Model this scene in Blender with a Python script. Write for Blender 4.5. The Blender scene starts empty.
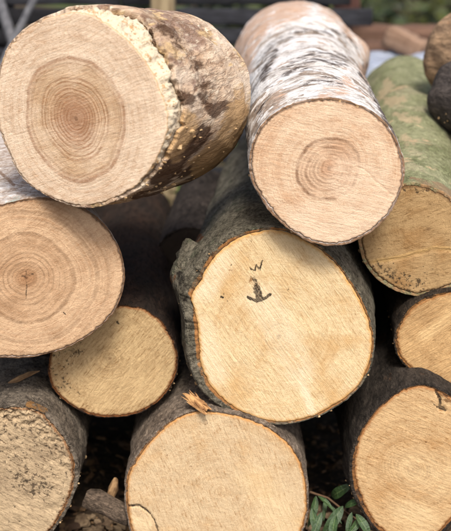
import bpy, bmesh, math, random
import numpy as np
from mathutils import Vector, Matrix, Quaternion
R = math.radians
random.seed(7)
scene = bpy.context.scene
col = scene.collection

# ------------------------------------------------------------------ camera
W_PX, H_PX, S, D, PITCH = 451.0, 531.0, 1.6e-3, 2.3, R(17)
FWD = np.array([0, math.cos(PITCH), -math.sin(PITCH)])
UPV = np.array([0, math.sin(PITCH), math.cos(PITCH)])
RGT = np.array([1.0, 0, 0])
def ray(px, py):
    return FWD*D + RGT*((px-225.5)*S) + UPV*((265.5-py)*S)
# height so that the bottom of the lowest log touches z = 0 in the plane y = 0
CY = -D*math.cos(PITCH)
_d = ray(217, 583)
CAM = np.array([0, CY, -_d[2]*(-CY/_d[1])])
def at(px, py, y):
    d = ray(px, py)
    return CAM + d*((y-CAM[1])/d[1])
def at_z(px, py, z):
    d = ray(px, py)
    return CAM + d*((z-CAM[2])/d[2])
def to_px(p):
    q = np.asarray(p) - CAM
    f = q@FWD
    return 225.5 + (q@RGT)*D/f/S, 265.5 - (q@UPV)*D/f/S
cd = bpy.data.cameras.new('camera')
cam = bpy.data.objects.new('camera', cd)
col.objects.link(cam)
cam.location = CAM
cam.rotation_euler = (R(90)-PITCH, 0, 0)
cd.sensor_fit = 'VERTICAL'
cd.sensor_height = 24
cd.lens = 12*D/(265.5*S)
cd.clip_end = 400
cd.dof.use_dof = True
cd.dof.focus_distance = 2.31
cd.dof.aperture_fstop = 3.0
scene.camera = cam

# ------------------------------------------------------------------ light
SUN_EL, SUN_AZ = R(50), R(8)          # azimuth: from the front, turned to the right
world = bpy.data.worlds.new('World'); scene.world = world
world.use_nodes = True
wn = world.node_tree
sky = wn.nodes.new('ShaderNodeTexSky')
sky.sky_type = 'NISHITA'; sky.sun_disc = False
sky.sun_elevation = SUN_EL
sky.sun_rotation = math.pi - SUN_AZ
sky.dust_density = 4.0
sky.air_density = .7
sky.ozone_density = .4
wn.nodes['Background'].inputs['Strength'].default_value = 0.085
wn.links.new(sky.outputs[0], wn.nodes['Background'].inputs[0])
sl = bpy.data.lights.new('sun', 'SUN'); sl.energy = 1.5; sl.angle = R(14); sl.color = (1, .965, .92)
sun = bpy.data.objects.new('sun', sl); col.objects.link(sun)
sdir = Vector((math.sin(SUN_AZ)*math.cos(SUN_EL), -math.cos(SUN_AZ)*math.cos(SUN_EL), math.sin(SUN_EL)))
sun.rotation_euler = sdir.to_track_quat('Z', 'Y').to_euler()
sun.location = (1, -3, 4)
vs = scene.view_settings
vs.view_transform = 'Standard'; vs.look = 'None'; vs.gamma = 1; vs.use_curve_mapping = False
vs.exposure = 1.62

# ------------------------------------------------------------------ numpy noise
_rng = np.random.RandomState(3)
_perm = np.tile(_rng.permutation(256), 3)
_grad = _rng.normal(size=(256, 3)); _grad /= np.linalg.norm(_grad, axis=1)[:, None]
def perlin(x, y, z):
    xi, yi, zi = np.floor(x).astype(int), np.floor(y).astype(int), np.floor(z).astype(int)
    xf, yf, zf = x-xi, y-yi, z-zi
    u, v, w = [t*t*t*(t*(t*6-15)+10) for t in (xf, yf, zf)]
    out = 0
    for dx in (0, 1):
        for dy in (0, 1):
            for dz in (0, 1):
                h = _perm[_perm[_perm[(xi+dx) & 255] + ((yi+dy) & 255)] + ((zi+dz) & 255)]
                g = _grad[h]
                dot = g[..., 0]*(xf-dx) + g[..., 1]*(yf-dy) + g[..., 2]*(zf-dz)
                out = out + dot*(u if dx else 1-u)*(v if dy else 1-v)*(w if dz else 1-w)
    return out*1.5
def fbm(p, f, octv=3, seed=0.0):
    o, a = 0, 1
    for k in range(octv):
        o = o + a*perlin(p[0]*f+seed+k*7.3, p[1]*f+seed*1.7+k*3.1, p[2]*f-seed+k*5.9)
        f *= 2.1; a *= .5
    return o
def sstep(a, b, x):
    t = np.clip((x-a)/(b-a), 0, 1)
    return t*t*(3-2*t)

# ------------------------------------------------------------------ mesh helpers
def mesh_np(name, verts, quads, attrs=None, smooth=True, tris=None):
    me = bpy.data.meshes.new(name)
    verts = np.asarray(verts, dtype=np.float32)
    quads = np.asarray(quads, dtype=np.int32).reshape(-1, 4)
    tris = np.zeros((0, 3), np.int32) if tris is None else np.asarray(tris, dtype=np.int32).reshape(-1, 3)
    me.vertices.add(len(verts)); me.vertices.foreach_set('co', verts.ravel())
    lv = np.concatenate([quads.ravel(), tris.ravel()])
    me.loops.add(len(lv)); me.loops.foreach_set('vertex_index', lv)
    nq, nt = len(quads), len(tris)
    me.polygons.add(nq+nt)
    st = np.concatenate([np.arange(nq)*4, nq*4+np.arange(nt)*3]).astype(np.int32)
    me.polygons.foreach_set('loop_start', st)
    me.polygons.foreach_set('use_smooth', np.full(nq+nt, smooth))
    me.update(calc_edges=True)
    me.validate()
    for k, a in (attrs or {}).items():
        at_ = me.attributes.new(k, 'FLOAT', 'POINT')
        at_.data.foreach_set('value', np.asarray(a, dtype=np.float32).ravel())
    return me
def grid_quads(rows, n, flip=False):
    i = np.arange(rows-1)[:, None]*n; j = np.arange(n)[None, :]; j2 = (j+1) % n
    q = np.stack([i+j, i+j2, i+n+j2, i+n+j], -1).reshape(-1, 4)
    return q[:, ::-1] if flip else q
def link(name, me, mat, parent=None, M=None):
    o = bpy.data.objects.new(name, me)
    if mat and not len(me.materials): me.materials.append(mat)
    col.objects.link(o)
    M = M or Matrix.Identity(4)
    if parent:
        o.parent = parent
        o.matrix_basis = parent.matrix_basis.inverted() @ M
    else:
        o.matrix_basis = M
    return o
def tag(o, label=None, cat=None, group=None, kind=None):
    for k, v in (('label', label), ('category', cat), ('group', group), ('kind', kind)):
        if v: o[k] = v
    return o
def thing(name, loc, label, cat, group=None):
    o = bpy.data.objects.new(name, None); col.objects.link(o)
    o.empty_display_size = .05
    o.matrix_basis = Matrix.Translation(Vector(loc))
    return tag(o, label, cat, group)

# ------------------------------------------------------------------ node helpers
def lin(c, k=1.0):
    return tuple(((v/255/12.92) if v/255 <= .04045 else ((v/255+.055)/1.055)**2.4)*k for v in c) + (1,)
class NT:
    def __init__(s, name, rough=.8, spec=.2):
        s.m = bpy.data.materials.new(name); s.m.use_nodes = True
        s.t = s.m.node_tree; s.b = s.t.nodes['Principled BSDF']
        s.b.inputs['Roughness'].default_value = rough
        s.b.inputs['Specular IOR Level'].default_value = spec
        s.obj = s.n('ShaderNodeTexCoord').outputs['Object']
    def n(s, k): return s.t.nodes.new(k)
    def put(s, sock, v):
        if isinstance(v, bpy.types.NodeSocket): s.t.links.new(v, sock)
        elif v is not None: sock.default_value = v
    def math(s, op, a, b=None, c=None, clamp=False):
        x = s.n('ShaderNodeMath'); x.operation = op; x.use_clamp = clamp
        s.put(x.inputs[0], a); s.put(x.inputs[1], b)
        if c is not None: s.put(x.inputs[2], c)
        return x.outputs[0]
    def vmath(s, op, a, b=None, out=0):
        x = s.n('ShaderNodeVectorMath'); x.operation = op
        s.put(x.inputs[0], a); s.put(x.inputs[1], b)
        return x.outputs['Value'] if op in ('LENGTH', 'DOT_PRODUCT') else x.outputs[0]
    def mapping(s, v, rot=(0, 0, 0), scale=(1, 1, 1), loc=(0, 0, 0)):
        x = s.n('ShaderNodeMapping'); s.put(x.inputs[0], v)
        x.inputs['Rotation'].default_value = rot; x.inputs['Scale'].default_value = scale; x.inputs['Location'].default_value = loc
        return x.outputs[0]
    def noise(s, v, scale=5, detail=3, rough=.55, dist=0, color=False):
        x = s.n('ShaderNodeTexNoise'); s.put(x.inputs['Vector'], v)
        x.inputs['Scale'].default_value = scale; x.inputs['Detail'].default_value = detail
        x.inputs['Roughness'].default_value = rough; x.inputs['Distortion'].default_value = dist
        return x.outputs['Color' if color else 'Fac']
    def noise1(s, w, scale=5, detail=3, rough=.55):
        x = s.n('ShaderNodeTexNoise'); x.noise_dimensions = '1D'; s.put(x.inputs['W'], w)
        x.inputs['Scale'].default_value = scale; x.inputs['Detail'].default_value = detail; x.inputs['Roughness'].default_value = rough
        return x.outputs['Fac']
    def voro(s, v, scale, feat='F1', rand=1.0):
        x = s.n('ShaderNodeTexVoronoi'); x.feature = feat; s.put(x.inputs['Vector'], v)
        x.inputs['Scale'].default_value = scale; x.inputs['Randomness'].default_value = rand
        return x.outputs['Distance']
    def rng(s, v, a, b, c=0.0, d=1.0, smooth=True):
        x = s.n('ShaderNodeMapRange'); s.put(x.inputs[0], v)
        x.interpolation_type = 'SMOOTHSTEP' if smooth else 'LINEAR'
        for i, k in enumerate((a, b, c, d)): s.put(x.inputs[i+1], k)
        return x.outputs[0]
    def mix(s, f, a, b, mode='MIX'):
        x = s.n('ShaderNodeMix'); x.data_type = 'RGBA'; x.blend_type = mode
        s.put(x.inputs[0], f); s.put(x.inputs[6], a); s.put(x.inputs[7], b)
        return x.outputs[2]
    def attr(s, name):
        x = s.n('ShaderNodeAttribute'); x.attribute_name = name
        return x.outputs['Fac']
    def bump(s, h, dist=.001, strength=1.0, prev=None):
        x = s.n('ShaderNodeBump'); s.put(x.inputs['Height'], h)
        x.inputs['Distance'].default_value = dist; x.inputs['Strength'].default_value = strength
        if prev: s.t.links.new(prev, x.inputs['Normal'])
        return x.outputs[0]
    def done(s, color, normal=None):
        s.put(s.b.inputs['Base Color'], color)
        if normal: s.t.links.new(normal, s.b.inputs['Normal'])
        return s.m

ALB = .80
def cut_mat(name, light, dark, lines=0.0, rings=(), ring_col=None, ring=.5, ring_f=130, warp=.010, squash=(1, 1, 1), streak=.5, streak_dir=60,
            streak_sc=(7, 260), heart=None, heart_col=None, heart_line=.0, inner=None, pore=.35, blotch=.35, blotch_col=None,
            pale_col=None, mold_col=(52, 42, 32), edge_col=None, edge_w=.004, stain_col=(44, 34, 26),
            skirt_col=(236, 214, 178), ray=.0, seed=0.0):
    t = NT(name, .82, .18)
    P = t.obj
    flat = t.vmath('MULTIPLY', P, (1, 1, 0))
    wv = t.noise(t.mapping(flat, loc=(seed, seed*.7, 0)), 11, 2, .5, color=True)
    wv2 = t.noise(t.mapping(flat, loc=(seed, 2+seed, 0)), 60, 2, .5, color=True)
    Q = t.vmath('ADD', t.vmath('MULTIPLY', flat, squash), t.vmath('MULTIPLY', t.vmath('SUBTRACT', wv, (.5, .5, .5)), (warp*2.2, warp*2.2, 0)))
    Q = t.vmath('ADD', Q, t.vmath('MULTIPLY', t.vmath('SUBTRACT', wv2, (.5, .5, .5)), (warp*.35, warp*.35, 0)))
    r = t.vmath('LENGTH', Q)
    rw = t.math('ADD', r, seed*3.1)
    ring_n = t.rng(t.noise1(rw, ring_f, 2.5, .65), .4, .62)
    ring_s = t.rng(t.noise1(rw, ring_f*3.3, 1.5, .6), .4, .62)
    ring_w = t.rng(t.noise1(rw, ring_f*.32, 1, .5), .35, .65)
    rfac = t.math('ADD', t.math('ADD', t.math('MULTIPLY', ring_n, .45), t.math('MULTIPLY', ring_s, .25)), t.math('MULTIPLY', ring_w, .3))
    bl = t.noise(t.mapping(flat, loc=(seed*2, 0, 0)), 14, 3, .55)
    brk = t.rng(bl, .3, .62, .35, 1.0)                      # rings fade here and there
    rfac = t.math('MULTIPLY', rfac, brk)
    # chain-saw streaks: long along one direction, slightly bowed
    sv = t.mapping(t.vmath('ADD', flat, t.vmath('MULTIPLY', t.vmath('SUBTRACT', wv, (.5, .5, .5)), (.009, .009, 0))), rot=(0, 0, R(-streak_dir)))
    sv = t.mapping(sv, scale=(streak_sc[0]*2.6, streak_sc[1], 1), loc=(seed*5, 0, 0))
    st1 = t.rng(t.noise(sv, 1, 4, .72), .38, .64)
    sv2 = t.mapping(sv, scale=(1.2, .28, 1), loc=(3.3, 1.1, 0))
    st2 = t.rng(t.noise(sv2, 1, 2, .5), .36, .66)
    fine = t.rng(t.noise(P, 560, 3, .75), .34, .66, smooth=False)
    # elongated fibre flecks lying with the streaks
    fl = t.rng(t.noise(t.mapping(sv, scale=(2.6, 1.5, 1), loc=(9, 2, 0)), 1, 2, .6), .57, .68)
    fac = t.math('MULTIPLY', rfac, ring)
    fac = t.math('ADD', fac, t.math('MULTIPLY', t.math('ADD', t.math('MULTIPLY', st1, .55), t.math('MULTIPLY', st2, .45)), streak*.62))
    fac = t.math('ADD', fac, t.math('MULTIPLY', t.math('SUBTRACT', fine, .5), pore*.62))
    fac = t.math('ADD', fac, t.math('MULTIPLY', fl, pore*1.1))
    mott = t.rng(t.noise(t.mapping(flat, loc=(seed, 5, 0)), 170, 6, .82), .38, .62, smooth=False)
    fac = t.math('ADD', fac, t.math('MULTIPLY', t.math('SUBTRACT', mott, .4), .42))
    fac = t.math('SUBTRACT', fac, .1, clamp=True)
    c = t.mix(fac, lin(light, ALB), lin(dark, ALB))
    bc = blotch_col or tuple(v*.86 for v in dark)
    c = t.mix(t.math('MULTIPLY', t.rng(bl, .46, .7), blotch), c, lin(bc, ALB))
    if heart:
        hw = t.math('ADD', r, t.math('MULTIPLY', t.math('SUBTRACT', bl, .5), .012))
        inside = t.rng(hw, heart-.012, heart+.002, 1, 0)
        hc = t.mix(t.math('ADD', t.math('MULTIPLY', rfac, .9), t.math('MULTIPLY', st1, .25), clamp=True), lin(heart_col, ALB), lin(tuple(v*.78 for v in heart_col), ALB))
        c = t.mix(t.math('MULTIPLY', inside, t.rng(bl, .3, .65, .15, .5)), c, hc)
        line = t.math('MULTIPLY', t.rng(t.math('ABSOLUTE', t.math('SUBTRACT', hw, heart)), 0, .0028, 1, 0), heart_line)
        line = t.math('MULTIPLY', line, t.rng(t.noise(flat, 35, 2), .3, .6, .4, 1))
        c = t.mix(line, c, lin(tuple(v*.62 for v in heart_col), ALB))
    if lines:
        lf = t.math('MULTIPLY', t.rng(t.math('ABSOLUTE', t.math('SUBTRACT', t.noise1(rw, ring_f*1.25, 2, .6), .5)), .006, .05, 1, 0), t.rng(bl, .34, .58, .3, 1))
        lf = t.math('MULTIPLY', lf, t.rng(r, .2*(heart or .06), 1.6*(heart or .06), 1, .12))
        c = t.mix(t.math('MULTIPLY', lf, lines), c, lin(tuple(v*.60 for v in (heart_col or dark)), ALB))
    if rings:                                               # the year rings that stand out, (radius, half width, strength)
        rq = t.math('ADD', r, t.math('MULTIPLY', t.math('SUBTRACT', t.noise(flat, 30, 3, .55), .5), .006))
        tot = None
        for (rr_, rw_, rs_) in rings:
            one = t.math('MULTIPLY', t.rng(t.math('ABSOLUTE', t.math('SUBTRACT', rq, rr_)), rw_*.15, rw_, 1, 0), rs_)
            tot = one if tot is None else t.math('MAXIMUM', tot, one)
        tot = t.math('MULTIPLY', tot, t.rng(t.noise(t.mapping(flat, loc=(seed, 9, 0)), 26, 3, .6), .3, .62, .3, 1))
        tot = t.math('MULTIPLY', tot, t.rng(mott, 0, 1, .75, 1))
        c = t.mix(tot, c, lin(ring_col or tuple(v*.66 for v in (heart_col or dark)), ALB))
    if inner:
        ins = t.rng(r, inner[0]*.2, inner[0], 1, 0)
        c = t.mix(t.math('MULTIPLY', ins, inner[2]), c, lin(inner[1], ALB))
    # pith
    c = t.mix(t.math('MULTIPLY', t.rng(r, .0008, .0055, 1, 0), .55 if ring > .3 else .0), c, lin((96, 60, 36), ALB))
    if ray:
        a = t.n('ShaderNodeTexGradient'); a.gradient_type = 'RADIAL'; t.put(a.inputs[0], Q)
        rr = t.rng(t.noise1(a.outputs['Fac'], 160, 2, .6), .55, .75)
        c = t.mix(t.math('MULTIPLY', rr, ray), c, lin(light, ALB*1.06))
    grit = t.rng(t.noise(t.mapping(P, scale=(1, 1, .2)), 820, 2, .8), .56, .70, smooth=False)
    grit = t.math('MULTIPLY', grit, t.rng(t.noise(flat, 45, 3, .6), .38, .62, .15, 1))
    c = t.mix(t.math('MULTIPLY', grit, min(1, pore*1.1)), c, lin(tuple(v*.74 for v in dark), ALB))
    ridge = t.noise(t.mapping(sv, scale=(2.2, 1.9, 1), loc=(5, 4, 0)), 1, 3, .7)
    rid = t.rng(ridge, .35, .65, smooth=False)
    c = t.mix(t.math('MULTIPLY', t.rng(ridge, .5, .72), .24*streak+.06), c, lin(tuple(v*.86 for v in dark), ALB))
    c = t.mix(t.math('MULTIPLY', t.rng(ridge, .48, .3), .26*streak+.05), c, lin(tuple(min(255, v*1.06) for v in light), ALB))
    pale = t.attr('pale')
    c = t.mix(t.math('MULTIPLY', pale, t.rng(st1, 0, 1, 1, .55)), c, lin(pale_col or tuple(min(255, v*1.05) for v in light), ALB))
    mold = t.attr('mold')
    mn = t.noise(t.mapping(flat, loc=(seed, 1, 0)), 120, 4, .7)
    mth = t.math('SUBTRACT', .76, t.math('MULTIPLY', mold, .34))
    mm = t.rng(mn, mth, t.math('ADD', mth, .07))
    mm = t.math('MULTIPLY', mm, t.math('MULTIPLY', t.math('MINIMUM', t.math('MULTIPLY', mold, 4), 1), .85))
    c = t.mix(mm, c, lin(mold_col, ALB))
    edge = t.math('ADD', t.attr('edge'), t.math('MULTIPLY', t.math('SUBTRACT', t.noise(flat, 150, 3, .6), .5), edge_w*1.2))
    e = t.rng(edge, 0, edge_w, 1, 0)
    c = t.mix(t.math('MULTIPLY', e, .85), c, lin(edge_col or tuple(v*.7 for v in dark), ALB))
    sk = t.attr('skirt')
    crumb = t.noise(P, 95, 4, .7)
    sc_ = t.mix(t.rng(crumb, .52, .64), lin(skirt_col, ALB), lin((186, 148, 102), ALB))
    sc_ = t.mix(t.rng(t.noise(P, 210, 3, .7), .62, .68), sc_, lin((138, 92, 50), ALB))
    c = t.mix(sk, c, sc_)
    stain = t.attr('stain')
    stm = t.rng(t.math('ADD', stain, t.math('MULTIPLY', t.math('SUBTRACT', t.noise(flat, 240, 4, .7), .5), 1.1)), .36, .74)
    c = t.mix(t.math('MULTIPLY', stm, t.rng(st1, 0, 1, .95, .72)), c, lin(stain_col, ALB))
    h = t.math('ADD', t.math('MULTIPLY', st1, .9*max(streak, .25)), t.math('MULTIPLY', fine, .16))
    h = t.math('ADD', h, t.math('MULTIPLY', rfac, .3))
    h = t.math('ADD', h, t.math('MULTIPLY', rid, .5*max(streak, .3)))
    h = t.math('SUBTRACT', h, t.math('MULTIPLY', mott, .5))
    h = t.math('SUBTRACT', h, t.math('MULTIPLY', grit, .35))
    h = t.math('SUBTRACT', h, t.math('MULTIPLY', mm, .5))
    h = t.math('SUBTRACT', h, t.math('MULTIPLY', stm, .4))
    h = t.math('ADD', h, t.math('MULTIPLY', t.math('MULTIPLY', crumb, sk), 4))
    return t.done(c, t.bump(h, .0014, .9))

def bark_mat(name, base, var, dark, stretch=(1, 1, .35), f=22, patches=(), speck=None, speck_amt=.5, fissure=.5, fiss_f=60,
             rim=(168, 110, 58), bumpd=.0035, rough=.88, paint_col=(60, 42, 30), paint2_col=(230, 222, 210), line=None, seed=0.0, grain=1.0, pstretch=(1, 1, .5), rim_min=.25):
    """patches: (colour, noise scale, threshold, stretch)"""
    t = NT(name, .95, .1)
    P = t.mapping(t.obj, loc=(seed, seed*.3, 0))
    V = t.mapping(P, scale=stretch)
    n1 = t.noise(V, f, 5, .62)
    n2 = t.noise(V, f*4.5, 5, .75)
    c = t.mix(t.rng(n1, .34, .66), lin(base, ALB), lin(var, ALB))
    for (pc, ps, th, pst) in patches:
        pn = t.noise(t.mapping(P, scale=pst, loc=(ps*.1, 0, 0)), ps, 5, .62, .4)
        c = t.mix(t.rng(pn, th, th+.05), c, lin(pc, ALB))
    fz = t.noise(t.mapping(P, scale=stretch, loc=(.4, .1, .2)), fiss_f, 4, .6, .5)
    fm = t.rng(t.math('ABSOLUTE', t.math('SUBTRACT', fz, .5)), 0, .055, 1, 0)
    fm = t.math('MULTIPLY', fm, t.rng(n1, .35, .6, .1, 1))
    c = t.mix(t.math('MULTIPLY', fm, fissure), c, lin(dark, ALB))
    c = t.mix(t.math('MULTIPLY', t.rng(n2, .48, .64), .72*grain), c, lin(dark, ALB))
    c = t.mix(t.math('MULTIPLY', t.rng(n2, .48, .34), .5*grain), c, lin(tuple(min(255, v*1.22) for v in base), ALB))
    h = t.math('ADD', t.math('MULTIPLY', n1, .6), t.math('MULTIPLY', t.rng(n2, .3, .7), -1.0))
    h = t.math('SUBTRACT', h, t.math('MULTIPLY', fm, .8*fissure))
    if line:                                                # dark cross lines (lenticels), colour, scale, threshold
        ln = t.noise(t.mapping(P, scale=(1, 1, 7)), line[1], 4, .65, .3)
        lm = t.math('MULTIPLY', t.rng(ln, line[2], line[2]+.05), t.rng(t.noise(P, 16, 3), .36, .56))
        c = t.mix(t.math('MULTIPLY', lm, .9), c, lin(line[0], ALB))
        h = t.math('SUBTRACT', h, t.math('MULTIPLY', lm, .7))
    if speck:
        sv_ = t.rng(t.voro(P, 190), .12, .3, 1, 0)
        sm = t.math('MULTIPLY', sv_, t.rng(t.noise(P, 70, 2), .5, .62))
        sf = t.rng(t.noise(P, 520, 2, .7), .56, .7)
        c = t.mix(t.math('MULTIPLY', t.math('MAXIMUM', sm, t.math('MULTIPLY', sf, .6)), speck_amt), c, lin(speck, ALB))
        h = t.math('ADD', h, t.math('MULTIPLY', sm, .3))
    fine = t.noise(P, 600, 3, .7)
    h = t.math('ADD', h, t.math('MULTIPLY', fine, .3))
    pa = t.noise(t.mapping(P, scale=pstretch), 26, 6, .7, .3)
    pn_ = t.math('MULTIPLY', t.math('SUBTRACT', pa, .5), 3.0)
    p1 = t.math('MULTIPLY', t.rng(t.math('ADD', t.math('MULTIPLY', t.attr('paint'), 1.15), pn_), .5, .85), t.math('MINIMUM', t.math('MULTIPLY', t.attr('paint'), 3), 1))
    c = t.mix(t.math('MULTIPLY', p1, .88), c, lin(paint_col, ALB))
    p2 = t.math('MULTIPLY', t.rng(t.math('ADD', t.math('MULTIPLY', t.attr('paint2'), 1.15), t.math('MULTIPLY', pn_, -1)), .4, .9), t.math('MINIMUM', t.math('MULTIPLY', t.attr('paint2'), 3), 1))
    c = t.mix(t.math('MULTIPLY', p2, .9), c, lin(paint2_col, ALB))
    rm = t.math('ADD', t.attr('rim'), t.math('MULTIPLY', t.math('SUBTRACT', t.noise(P, 170, 3, .7), .5), .5))
    rmask = t.math('MULTIPLY', t.rng(rm, .4, .7), t.rng(t.noise(P, 42, 5, .7), .40, .52, rim_min, 1))
    rc = t.mix(t.rng(n2, .4, .62), lin(rim, ALB), lin(tuple(v*.8 for v in rim), ALB))
    c = t.mix(rmask, c, rc)
    h = t.mix(rmask, h, t.math('MULTIPLY', n2, .35))
    return t.done(c, t.bump(h, bumpd, .9))

# ------------------------------------------------------------------ logs
NA = 480
TH = np.arange(NA)/NA*2*math.pi
def per_interp(pairs, const=0.0):
    """periodic interpolation over degrees"""
    if not isinstance(pairs, (list, tuple)): return np.full(NA, float(pairs))
    a = np.array([p[0] % 360 for p in pairs], float); v = np.array([p[1] for p in pairs], float)
    o = np.argsort(a); a, v = a[o], v[o]
    return np.interp(np.degrees(TH), np.r_[a[-1]-360, a, a[0]+360], np.r_[v[-1], v, v[0]])
def smooth_per(v, sig):
    k = np.arange(-int(4*sig)-1, int(4*sig)+2); w = np.exp(-k*k/(2*sig*sig)); w /= w.sum()
    return sum(wi*np.roll(v, ki) for wi, ki in zip(w, k))
def strokes_eval(px, py, strokes):
    out = np.zeros_like(px)
    for pts, wd, soft, st in strokes:
        pts = np.array(pts, float)
        dmin = np.full(px.shape, 1e9)
        if len(pts) == 1: dmin = np.hypot(px-pts[0, 0], py-pts[0, 1])
        for a, b in zip(pts[:-1], pts[1:]):
            ab = b-a; L = max((ab@ab), 1e-9)
            tt = np.clip(((px-a[0])*ab[0]+(py-a[1])*ab[1])/L, 0, 1)
            dmin = np.minimum(dmin, np.hypot(px-a[0]-tt*ab[0], py-a[1]-tt*ab[1]))
        out = np.maximum(out, st*(1-sstep(wd, wd+soft, dmin)))
    return out

def make_log(outline, pith, y0, fmat, bmat, label, L=1.0, yaw=0, pitch=0, ntilt=(0, 0), rimw=0.0, tb=.004, tbi=None, retreat=0.0, ret_noise=.0012,
             taper=.06, bend=(0, 0), profile=None, bump=(.0012, 60, .6), big=.004, rough_edge=.0009, face_relief=.0004,
             strokes=None, paint=None, paint2=None, skirt=.03, skirt_amp=.0, mesh_long=120, bulges=(), seed=1.0, back_mat=None, name='log',
             cat='log', group='logs in the pile', jag=.0022, top_crumb=None, torn=0.0, lip_dark=0.0):
    axis = np.array([math.sin(R(yaw))*math.cos(R(pitch)), math.cos(R(yaw))*math.cos(R(pitch)), math.sin(R(pitch))])
    ny, nz = R(yaw+ntilt[0]), R(pitch+ntilt[1])
    n = -np.array([math.sin(ny)*math.cos(nz), math.cos(ny)*math.cos(nz), math.sin(nz)])
    X = np.cross([0, 0, 1], n); X /= np.linalg.norm(X); Y = np.cross(n, X)
    O = at(pith[0], pith[1], y0)
    pts = []
    for (px, py) in outline:
        d = ray(px, py); k = ((O-CAM)@n)/(d@n); q = CAM+d*k-O
        pts.append((q@X, q@Y))
    pts = np.array(pts)
    # dense closed polyline resampled by angle about the pith
    cl = np.vstack([pts, pts[:1]])
    dense = np.vstack([a+(b-a)*np.linspace(0, 1, 40, endpoint=False)[:, None] for a, b in zip(cl[:-1], cl[1:])])
    ang = np.degrees(np.arctan2(dense[:, 1], dense[:, 0])) % 360; rad = np.hypot(dense[:, 0], dense[:, 1])
    o = np.argsort(ang); ang, rad = ang[o], rad[o]
    r0 = np.interp(np.degrees(TH), np.r_[ang[-1]-360, ang, ang[0]+360], np.r_[rad[-1], rad, rad[0]])
    r0 = smooth_per(r0, 4.3)
    cs, sn = np.cos(TH), np.sin(TH)
    rim_a = per_interp(rimw) if isinstance(rimw, (list, tuple)) else np.full(NA, rimw)
    rv = np.array([cs*.1, sn*.1, np.zeros(NA)])
    rw = r0 - rim_a*(1+.16*fbm(rv, 70, 3, seed)+.3*fbm(rv, 14, 2, seed)) + rough_edge*fbm(rv, 260, 3, seed+2) + rough_edge*.8*fbm(rv, 45, 2, seed+9)
    if jag: rw = rw + jag*np.minimum(0, fbm(rv, 130, 3, seed+4))
    M = Matrix(((X[0], Y[0], n[0], O[0]), (X[1], Y[1], n[1], O[1]), (X[2], Y[2], n[2], O[2]), (0, 0, 0, 1)))
    al = np.array([axis@X, axis@Y, axis@n])
    rmean = r0.mean()
    base = O + axis*L*.5; base = base - np.array([0, 0, rmean])
    root = thing(name, base, label, cat, group)
    strokes = strokes or {}
    # ---- cut face
    KR = 66
    tr = np.r_[np.linspace(0.004, 1, KR)**.85]
    rr = tr[:, None]*rw[None, :]
    fx, fy = rr*cs, rr*sn
    fz = face_relief*(fbm((fx, fy, fx*0), 38, 2, seed)*1.6 + .45*fbm((fx*1.0, fy*1.0, fx*0), 170, 2, seed+1))
    edge = (1-tr)[:, None]*rw[None, :]
    fz = fz - .0012*(1-sstep(0, .0025, edge))
    if top_crumb is not None:                                # crumbled rot towards one part of the rim
        a0, wdt, depth, amp = top_crumb
        m = np.exp(-(((np.degrees(TH)-a0+180) % 360-180)/wdt)**2)[None, :]*(1-sstep(depth*.3, depth, edge))
        fz = fz + m*amp*(fbm((fx, fy, fx*0), 120, 4, seed+3)*1.2 - .3)
    V = np.stack([fx, fy, fz], -1)
    wp = np.einsum('ij,abj->abi', np.stack([X, Y, n], 1), V) + O
    ppx, ppy = to_px(wp)
    # wobble so strokes do not look drawn
    wob = fbm((ppx*.05, ppy*.05, ppx*0), 1.7, 3, seed)*1.2
    at_ = {k: strokes_eval(ppx+wob, ppy-wob, strokes.get(k, [])) for k in ('stain', 'pale', 'mold')}
    if 'edge_mold' in strokes:
        ew, ea = strokes['edge_mold']
        at_['mold'] = np.maximum(at_['mold'], ea*(1-sstep(0, ew, edge)))
    if strokes.get('groove'):
        V[..., 2] -= .0025*strokes_eval(ppx+wob, ppy-wob, strokes['groove'])
    rows = [V.reshape(-1, 3)]; A = {k: [v.ravel()] for k, v in at_.items()}; A['edge'] = [edge.ravel()]; A['skirt'] = [np.zeros(KR*NA)]
    torn_a = smooth_per(per_interp(torn), 4); ret = smooth_per(per_interp(retreat), 2.5)
    # ---- the wood just behind the face (seen where bark is torn off)
    KS = 44 if skirt_amp else 5
    zs = np.linspace(0, 1, KS+1)[1:]*skirt
    for z in zs:
        p3 = (cs*rmean, sn*rmean, np.full(NA, z))
        am = skirt_amp*min(1, z/.010)*(1.2*np.abs(fbm((p3[0], p3[1], p3[2]*.45), 62, 4, seed+6))-.15 + .4*fbm(p3, 26, 2, seed))*(1-sstep(ret, ret+.006, z)) - .003*sstep(ret, ret+.006, z)*(1 if skirt_amp else 0)
        r_ = rw + am*(.5+.5*np.clip(torn_a/.008, 0, 1)) + torn_a*sstep(0, 1, z/np.maximum(ret*.85, .004)) - (.0006 if not skirt_amp else .0006)
        rows.append(np.stack([r_*cs+al[0]*z, r_*sn+al[1]*z, fz[-1]*max(0, 1-z/.004)+al[2]*z], -1))
        for k in ('stain', 'pale', 'mold'): A[k].append(np.zeros(NA))
        A['edge'].append(np.full(NA, .05)); A['skirt'].append(np.full(NA, 1.0 if z > .0012 or not skirt_amp else .6))
    allv = np.vstack(rows)
    q = grid_quads(KR+KS, NA, flip=True)
    cen = len(allv); allv = np.vstack([allv, [[0, 0, fz[0].mean()]]])
    tri = np.stack([np.arange(NA), (np.arange(NA)+1) % NA, np.full(NA, cen)], -1)[:, [0, 1, 2]]
    att = {k: np.r_[np.concatenate(v), v[0][0]] for k, v in A.items()}
    link('cut_face', mesh_np('cut_face', allv, q, att, tris=tri), fmat, root, M)
    # ---- bark
    tba = smooth_per(per_interp(tb), 3) + torn_a
    retn = per_interp(ret_noise)
    v0 = np.maximum(.0002, ret + retn*(1+fbm(rv, 160, 4, seed+5)+ .6*fbm(rv, 45, 2, seed+8)))
    ML = mesh_long
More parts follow.
